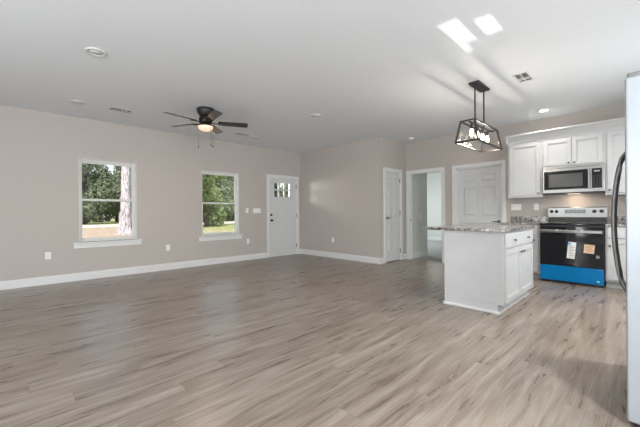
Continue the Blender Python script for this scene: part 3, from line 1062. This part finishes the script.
# steel front frame, black door glass, mesh window, handle, control panel
MB().box(0.0, MWW, -MD - 0.030, -MD, 0.012, MWH, 0.005).build('front_frame', m_steel, mw)
dg = MB().box(0.022, 0.576, -MD - 0.035, -MD - 0.028, 0.066, 0.362, 0.002).build('door_glass', m_bglass, mw)
MB().box(0.085, 0.515, -MD - 0.0362, -MD - 0.034, 0.105, 0.312, 0.001).build('mesh_window', m_mesh, dg)
b = MB()
b.box(0.578, 0.606, -MD - 0.078, -MD - 0.058, 0.060, 0.372, 0.008, 3).box(0.582, 0.602, -MD - 0.062, -MD - 0.030, 0.075, 0.095).box(0.582, 0.602, -MD - 0.062, -MD - 0.030, 0.337, 0.357)
b.build('door_handle', m_steel, mw, label='vertical steel door handle')
cp = MB().box(0.624, 0.740, -MD - 0.035, -MD - 0.028, 0.066, 0.362, 0.002).build('control_panel', m_bglass, mw)
for r in range(6):
    for c in range(3):
        MB().box(0.640 + c * 0.032, 0.660 + c * 0.032, -MD - 0.0358, -MD - 0.0348, 0.090 + r * 0.030, 0.098 + r * 0.030).build('keypad_mark', m_key, cp)
MB().box(0.650, 0.715, -MD - 0.0358, -MD - 0.0348, 0.312, 0.330).build('clock_display', m_digit, cp)
b = MB()
for k in range(24):
    b.box(0.05 + k * 0.028, 0.072 + k * 0.028, -MD - 0.0312, -MD - 0.0295, 0.402, 0.410)
b.build('vent_slots', m_dark, mw)
l = lamp('microwave_lamp', 'AREA', (EX - 0.18, 0.866, 1.378), (0.15, 0, -1), 0.6, (1.0, 0.78, 0.58), shape='RECTANGLE', size=0.12, size_y=0.06)

# ------------------------------------------------------------------ refrigerator (front towards +y)
fr = thing('refrigerator', 'tall stainless refrigerator at the right edge with bowed handles', 'refrigerator', (2.690, 0.092, 0), PI)
FW, FH = 0.908, 1.775
# local: x from -FW/2..FW/2 (world -x..), front at y = 0 (towards local -y), body behind
MB().box(-FW / 2, FW / 2, 0.080, 0.800, 0.03, FH - 0.025, 0.006).build('cabinet_shell', m_fridge, fr)
MB().box(-FW / 2 + 0.01, FW / 2 - 0.01, 0.062, 0.080, 0.05, FH - 0.04).build('door_gasket', m_dark, fr)
for x0, x1 in ((-FW / 2, -0.003), (0.003, FW / 2)):
    do = MB().box(x0, x1, 0.0, 0.064, 0.030, FH, 0.010, 3).build('refrigerator_door', m_fridge, fr)
    hx = -0.048 if x1 < 0 else 0.048
    pts = []
    for k in range(17):
        u = k / 16
        pts.append((hx, -0.012 - 0.058 * math.sin(PI * u) ** 0.6 if 0 < u < 1 else 0.004, 0.60 + 0.87 * u))
    MB().tube(pts, 0.011).build('door_handle', m_handle, do, label='dark bowed steel handle')
for sx in (-1, 1):
    xh = sx * (FW / 2 - 0.045)
    MB().box(xh - 0.042, xh + 0.042, 0.010, 0.130, FH - 0.028, FH + 0.022, 0.006).build('hinge_cover', m_handle, fr)
MB().box(-FW / 2 + 0.02, FW / 2 - 0.02, 0.030, 0.075, 0.008, 0.030).build('kick_grille', m_black, fr)
for sx in (-1, 1):
    for yy in (0.06, 0.72):
        MB().cyl((sx * (FW / 2 - 0.05), yy, 0.0), (sx * (FW / 2 - 0.05), yy, 0.035), 0.02).build('foot', m_black, fr)

# ------------------------------------------------------------------ pendant lantern over the island
PX, PY = 4.348, 1.536
pd = thing('pendant_light', 'black lantern pendant with four lit bulbs over the island', 'pendant light', (PX, PY, H))
MB().box(-0.200, 0.200, -0.062, 0.062, -0.026, 0.0, 0.004).build('ceiling_plate', m_bmetal, pd)
zt, zb = 2.212 - H, 1.955 - H
lt, wt_, lb_, wb_ = 0.392, 0.084, 0.438, 0.128
for sx in (-0.155, 0.152):
    MB().cyl((sx, 0, -0.026), (sx, 0, zt), 0.0095, seg=12).build('rod', m_bmetal, pd)
tk = 0.0095


def bar(b, p, q, t=tk):
    p, q = Vector(p), Vector(q)
    d = q - p
    n = d.to_track_quat('Z', 'Y').to_matrix().to_4x4()
    b.box(-t, t, -t, t, -d.length / 2 - t * 0.9, d.length / 2 + t * 0.9, mtx=Matrix.Translation((p + q) / 2) @ n)


Tc = [(-lt, -wt_, zt), (lt, -wt_, zt), (lt, wt_, zt), (-lt, wt_, zt)]
Bc = [(-lb_, -wb_, zb), (lb_, -wb_, zb), (lb_, wb_, zb), (-lb_, wb_, zb)]
b = MB()
for k in range(4):
    bar(b, Tc[k], Tc[(k + 1) % 4])
    bar(b, Bc[k], Bc[(k + 1) % 4])
    bar(b, Tc[k], Bc[k])
bar(b, (-lt, 0, zt), (lt, 0, zt))
b.build('lantern_frame', m_bmetal, pd)
for k in range(4):
    t_ = bmesh.new()
    j = (k + 1) % 4
    q = [Vector(Tc[k]), Vector(Tc[j]), Vector(Bc[j]), Vector(Bc[k])]
    n = (q[1] - q[0]).cross(q[2] - q[0]).normalized() * 0.0015
    mb = MB()
    mb.hexa([v - n for v in q] + [v + n for v in q])
    mb.build('glass_panel', m_lglass, pd)
for k, bx in enumerate((-0.27, -0.09, 0.09, 0.27)):
    so = MB().cyl((bx, 0, zt), (bx, 0, zt - 0.030), 0.008, seg=12).cyl((bx, 0, zt - 0.025), (bx, 0, zt - 0.080), 0.017, 0.019, seg=18).build('socket', m_bmetal, pd)
    mb = MB().lathe([(0.0, zt - 0.176), (0.010, zt - 0.173), (0.019, zt - 0.160), (0.023, zt - 0.140), (0.021, zt - 0.118), (0.016, zt - 0.094), (0.013, zt - 0.080), (0, zt - 0.080)], 20, Matrix.Translation((bx, 0, 0)))
    mb.build('bulb', m_bulb, so, label='lit warm bulb')
    lp = lamp('pendant_bulb_light', 'POINT', (PX + bx, PY, H + zt - 0.205), (0, 0, -1), 2.2, (1.0, 0.86, 0.70), shadow_soft_size=0.02)

# ------------------------------------------------------------------ ceiling fan
FX, FY = 2.139, 4.801
fn = thing('ceiling_fan', 'five-blade dark ceiling fan with a lit glass bowl', 'ceiling fan', (FX, FY, H))
MB().lathe([(0, 0), (0.128, 0), (0.132, -0.012), (0.126, -0.060), (0.100, -0.100), (0.085, -0.118), (0, -0.118)], 36).build('ceiling_canopy', m_bmetal, fn)
mt = MB().lathe([(0, -0.112), (0.080, -0.112), (0.098, -0.140), (0.104, -0.185), (0.092, -0.222), (0.070, -0.240), (0.0, -0.240)], 36).build('motor_housing', m_bronze, fn)
MB().lathe([(0, -0.235), (0.070, -0.235), (0.112, -0.262), (0.116, -0.276), (0.0, -0.276)], 36).build('light_fitter', m_bronze, fn)
MB().lathe([(0.113, -0.272), (0.112, -0.290), (0.098, -0.318), (0.066, -0.338), (0.026, -0.346), (0.0, -0.347)], 36).build('glass_bowl', m_bowl, fn, label='warm lit glass bowl')
for k in range(5):
    an = math.radians(-27 + 72 * k)
    R = Matrix.Rotation(an, 4, 'Z')
    irn = MB()
    irn.box(0.085, 0.215, -0.016, 0.016, -0.228, -0.218, 0.002, mtx=R).box(0.19, 0.245, -0.036, 0.036, -0.227, -0.219, 0.002, mtx=R)
    io = irn.build('blade_iron', m_bronze, fn)
    # blade: rounded plank, pitched about its long axis
    t_ = MB()
    outline = [(0.185, -0.055), (0.30, -0.061), (0.50, -0.066), (0.61, -0.068), (0.634, -0.060), (0.642, -0.040), (0.642, 0.040), (0.634, 0.060), (0.61, 0.068), (0.50, 0.066), (0.30, 0.061), (0.185, 0.055)]
    t_.prism(outline, 'z', -0.0035, 0.0035)
    bmesh.ops.transform(t_.bm, matrix=R @ Matrix.Translation((0, 0, -0.213)) @ Matrix.Rotation(math.radians(-12), 4, 'X'), verts=t_.bm.verts)
    t_.build('blade', m_blade, fn)
for px_, py_, ln in ((-0.085, 0.080, 0.300), (0.082, -0.079, 0.300), (0.040, -0.100, 0.290)):
    ch = MB()
    ch.cyl((px_, py_, -0.268), (px_, py_, -0.268 - ln), 0.002, seg=8)
    co = ch.build('pull_chain', m_bronze, fn)
    MB().lathe([(0, 0), (0.005, -0.004), (0.008, -0.022), (0.006, -0.034), (0, -0.036)], 14, Matrix.Translation((px_, py_, -0.268 - ln))).build('pull_knob', m_bronze, co)
lamp('fan_bulb_light', 'AREA', (FX, FY, H - 0.352), (0, 0, -1), 4.0, (1.0, 0.78, 0.58), shape='DISK', size=0.12)


# ------------------------------------------------------------------ ceiling: disc lights, vents, smoke alarm
def disc(label, x, y, lit=False, group=None):
    t = thing('ceiling_light', label, 'ceiling light', (x, y, H), 0, group)
    MB().lathe([(0.060, 0), (0.092, 0), (0.092, -0.006), (0.082, -0.014), (0.068, -0.012), (0.062, -0.004), (0.060, 0)], 36).build('trim_ring', m_vent, t)
    MB().lathe([(0.0, -0.007), (0.066, -0.007), (0.066, -0.003), (0.0, -0.003)], 36).build('diffuser', m_can_on if lit else m_disc, t)
    return t


disc('unlit round ceiling light nearest the camera, alone at upper left', 0.585, 3.850)
disc('unlit round ceiling light near the wall above the left window', 0.655, 5.745)
disc('unlit round ceiling light near the wall above the second window', 3.70, 5.833)
disc('unlit round ceiling light between the fan and the pendant', 3.636, 3.881)
disc('lit round ceiling light over the range', 6.160, 1.195, True)
for kx_, ky_, lb in ((3.3, -0.25, 'added lit disc out of view over the kitchen aisle beside the refrigerator'), (1.2, -0.9, 'added lit disc behind the camera'), (4.9, -0.25, 'added lit disc out of view near the sink window')):
    disc(lb, kx_, ky_, True)
    lamp('added_downlight', 'AREA', (kx_, ky_, H - 0.02), (0, 0, -1), 15, (1.0, 0.96, 0.91), shape='DISK', size=0.12, spread=math.radians(150))  # lamps added out of view to brighten the kitchen and near floor
lamp('range_downlight', 'AREA', (6.160, 1.195, H - 0.02), (0, 0, -1), 3.5, (1.0, 0.95, 0.88), shape='DISK', size=0.12, spread=math.radians(150))


def vent(label, x, y, w, d, rotz=0.0):
    t = thing('ceiling_vent', label, 'air vent', (x, y, H), rotz)
    f = MB()
    f.box(-w / 2, w / 2, -d / 2, -d / 2 + 0.020, -0.005, 0, 0.002).box(-w / 2, w / 2, d / 2 - 0.020, d / 2, -0.005, 0, 0.002)
    f.box(-w / 2, -w / 2 + 0.022, -d / 2, d / 2, -0.008, 0, 0.002).box(w / 2 - 0.022, w / 2, -d / 2, d / 2, -0.008, 0, 0.002)
    f.build('vent_frame', m_vent, t)
    MB().box(-w / 2 + 0.01, w / 2 - 0.01, -d / 2 + 0.01, d / 2 - 0.01, -0.0015, -0.0005).build('duct_opening', m_dark, t)
    s_ = MB()
    n = int((w - 0.05) / 0.046)
    for k in range(n):
        xx = -w / 2 + 0.046 + k * 0.046
        tilt = math.radians(40 if k < n / 2 else -40)
        s_.box(-0.0005, 0.0005, -d / 2 + 0.02, d / 2 - 0.02, -0.006, 0.006, mtx=Matrix.Translation((xx, 0, -0.006)) @ Matrix.Rotation(tilt, 4, 'Y'))
    s_.box(-w / 2 + 0.02, w / 2 - 0.02, -0.003, 0.003, -0.010, -0.003)
    s_.build('louvers', m_vent, t)
    return t


vent('white air vent on the ceiling between pendant and range, dark slots', 4.465, 1.074, 0.32, 0.16)
vent('white air vent on the ceiling above the left window', 1.19, 5.750, 0.32, 0.16)
vent('white air vent on the ceiling beyond the fan, above the second window', 3.36, 5.830, 0.32, 0.16)
sm = thing('smoke_alarm', 'white round smoke alarm on the ceiling near the closet corner', 'smoke alarm', (6.272, 3.646, H))
MB().lathe([(0, 0), (0.070, 0), (0.070, -0.010), (0, -0.010)], 32).build('mounting_base', m_plate, sm)
MB().lathe([(0, -0.010), (0.064, -0.010), (0.062, -0.024), (0.048, -0.036), (0.020, -0.040), (0, -0.040)], 32).build('alarm_body', m_plate, sm)

# ------------------------------------------------------------------ outdoors
GZ = -0.40
MB().box(-60, 130, NY + WT, 160, GZ - 0.2, GZ).build('ground', m_ground, kind='structure')
MB().box(-60, 130, 47.0, 58.0, GZ, GZ + 0.02).build('gravel_lane', m_lane, kind='structure')


def foliage(name, m, blobs, n, size, parent):
    """leaf sprays scattered over the shells of several lobes; blobs: (centre, radii)"""
    t = bmesh.new()
    ws = [r[0] * r[1] * r[2] for _, r in blobs]
    for _ in range(n):
        c, r = rnd.choices(blobs, ws)[0]
        d = Vector((rnd.gauss(0, 1), rnd.gauss(0, 1), rnd.gauss(0, 1))).normalized()
        k = 0.72 + 0.36 * rnd.random()
        p = Vector(c) + Vector((d.x * r[0], d.y * r[1], d.z * r[2])) * k
        if p.z < 0.05:
            continue
        s_ = size * (0.6 + 0.8 * rnd.random())
        n_ = (d + Vector((rnd.uniform(-1, 1), rnd.uniform(-1, 1), rnd.uniform(-0.5, 1.2)))).normalized()
        q = n_.to_track_quat('Z', 'Y').to_matrix()
        a = rnd.uniform(0, 2 * PI)
        u = q @ Vector((math.cos(a), math.sin(a), 0)) * s_
        v = q @ Vector((-math.sin(a), math.cos(a), 0)) * s_ * 0.55
        vs = [t.verts.new(x) for x in (p - u, p + v * 0.9, p + u, p - v * 0.9)]
        t.faces.new(vs)
    b = MB()
    b._merge(t)
    return b.build(name, m, parent)


def make_tree(label, loc, m, h, rad, n, size, low, group=None):
    t = thing('leafy_tree', label, 'tree', loc, 0, group)
    tr = MB().tube([(0, 0, -0.1), (0.1, 0, h * 0.25), (0, 0.1, h * 0.55), (0.1, 0, h * 0.8)], [0.28, 0.22, 0.15, 0.06], 10)
    tr.build('trunk', m_dbark, t)
    blobs = []
    for k in range(15):
        a = rnd.uniform(0, 2 * PI)
        z = low + (h - low) * (k + 0.5) / 15
        rr = rad * (0.75 + 0.25 * rnd.random()) * (1.0 if z < h * 0.6 else 1.25 - z / h * 0.75)
        off = rr * 0.55
        blobs.append(((off * math.cos(a), off * math.sin(a), z), (rr * 0.62, rr * 0.62, rr * 0.5)))
    foliage('foliage', m, blobs, n, size, t)
    return t


A = make_tree('dark green leafy tree filling the left window, left of the pale trunk', (8.0, 63, GZ), m_leaf, 16, 4.6, 12000, 0.27, 1.3)
B = make_tree('bright green leafy tree at left in the second window, foliage down to the grass', (16.7, 37.5, GZ), m_leaf2, 11, 3.0, 11000, 0.19, 0.9)
D = make_tree('dark leafy tree behind the bright one in the second window', (30.5, 63, GZ), m_leaf, 17, 5.0, 12000, 0.27, 1.5)


def tcopy(src, x, y, lab, sc=1.0, rz=0.0, grp=None):
    t = dup(src, lab, (x, y, GZ), rz, grp)
    t.scale = (sc, sc, sc)
    return t


tcopy(D, 18.6, 64, 'leafy tree directly behind the pale trunk in the left window', 0.9, 1.3)
tcopy(A, 41.5, 64, 'dark leafy tree at right in the second window', 0.95, 0.7)
tcopy(A, 51.5, 64, 'leafy tree seen through the left panes of the front door', 0.9, 2.7)
tcopy(D, 62.0, 65, 'leafy tree seen through the right panes of the front door', 0.95, 4.0)
tcopy(B, 23.4, 52.5, 'smaller bright tree between the bright and dark trees in the second window', 0.85, 2.2)
BACK = 'one of the tall dark trees standing at the back of the wood'
for i, (x, y, s_) in enumerate(((-2.5, 64, 1.0), (-13, 66, 1.0), (2, 78, 1.25), (15.5, 79, 1.25), (29, 79, 1.25), (43, 80, 1.25), (57, 81, 1.25), (71, 80, 1.25), (78, 64, 1.0))):
    tcopy((A, D)[i % 2], x, y, BACK, s_, i * 1.1, 'trees at the back of the wood')

# the big pale trunk, flared at its foot
tk_ = thing('pine_tree', 'big pale tree trunk with a flared foot outside the left window', 'tree', (6.15, 28.4, GZ))
t = bmesh.new()
seg = 26
rings = []
for z, r, fl in ((-0.15, 0.66, 0.26), (0.12, 0.56, 0.20), (0.4, 0.47, 0.14), (0.9, 0.40, 0.09), (1.8, 0.36, 0.06), (3.5, 0.32, 0.04), (6.0, 0.30, 0.03), (10.0, 0.31, 0.03), (15.0, 0.22, 0.03)):
    rings.append([t.verts.new(((r * (1 + fl * math.sin(5 * 2 * PI * k / seg + 0.7) + fl * 0.5 * math.sin(3 * 2 * PI * k / seg))) * math.cos(2 * PI * k / seg) + 0.012 * z,
                               (r * (1 + fl * math.sin(5 * 2 * PI * k / seg + 0.7))) * math.sin(2 * PI * k / seg), z)) for k in range(seg)])
for a_, b_ in zip(rings, rings[1:]):
    for k in range(seg):
        f = t.faces.new((a_[k], a_[(k + 1) % seg], b_[(k + 1) % seg], b_[k]))
        f.smooth = True
t.faces.new(rings[-1])
mb = MB()
mb._merge(t)
mb.build('trunk', m_bark, tk_)
foliage('foliage', m_leaf, [((0.2, 0, 14.5), (4, 4, 2.4)), ((1.5, 1, 16.5), (3, 3, 2)), ((-1.6, -1, 16.0), (3, 3, 2))], 2500, 0.4, tk_)
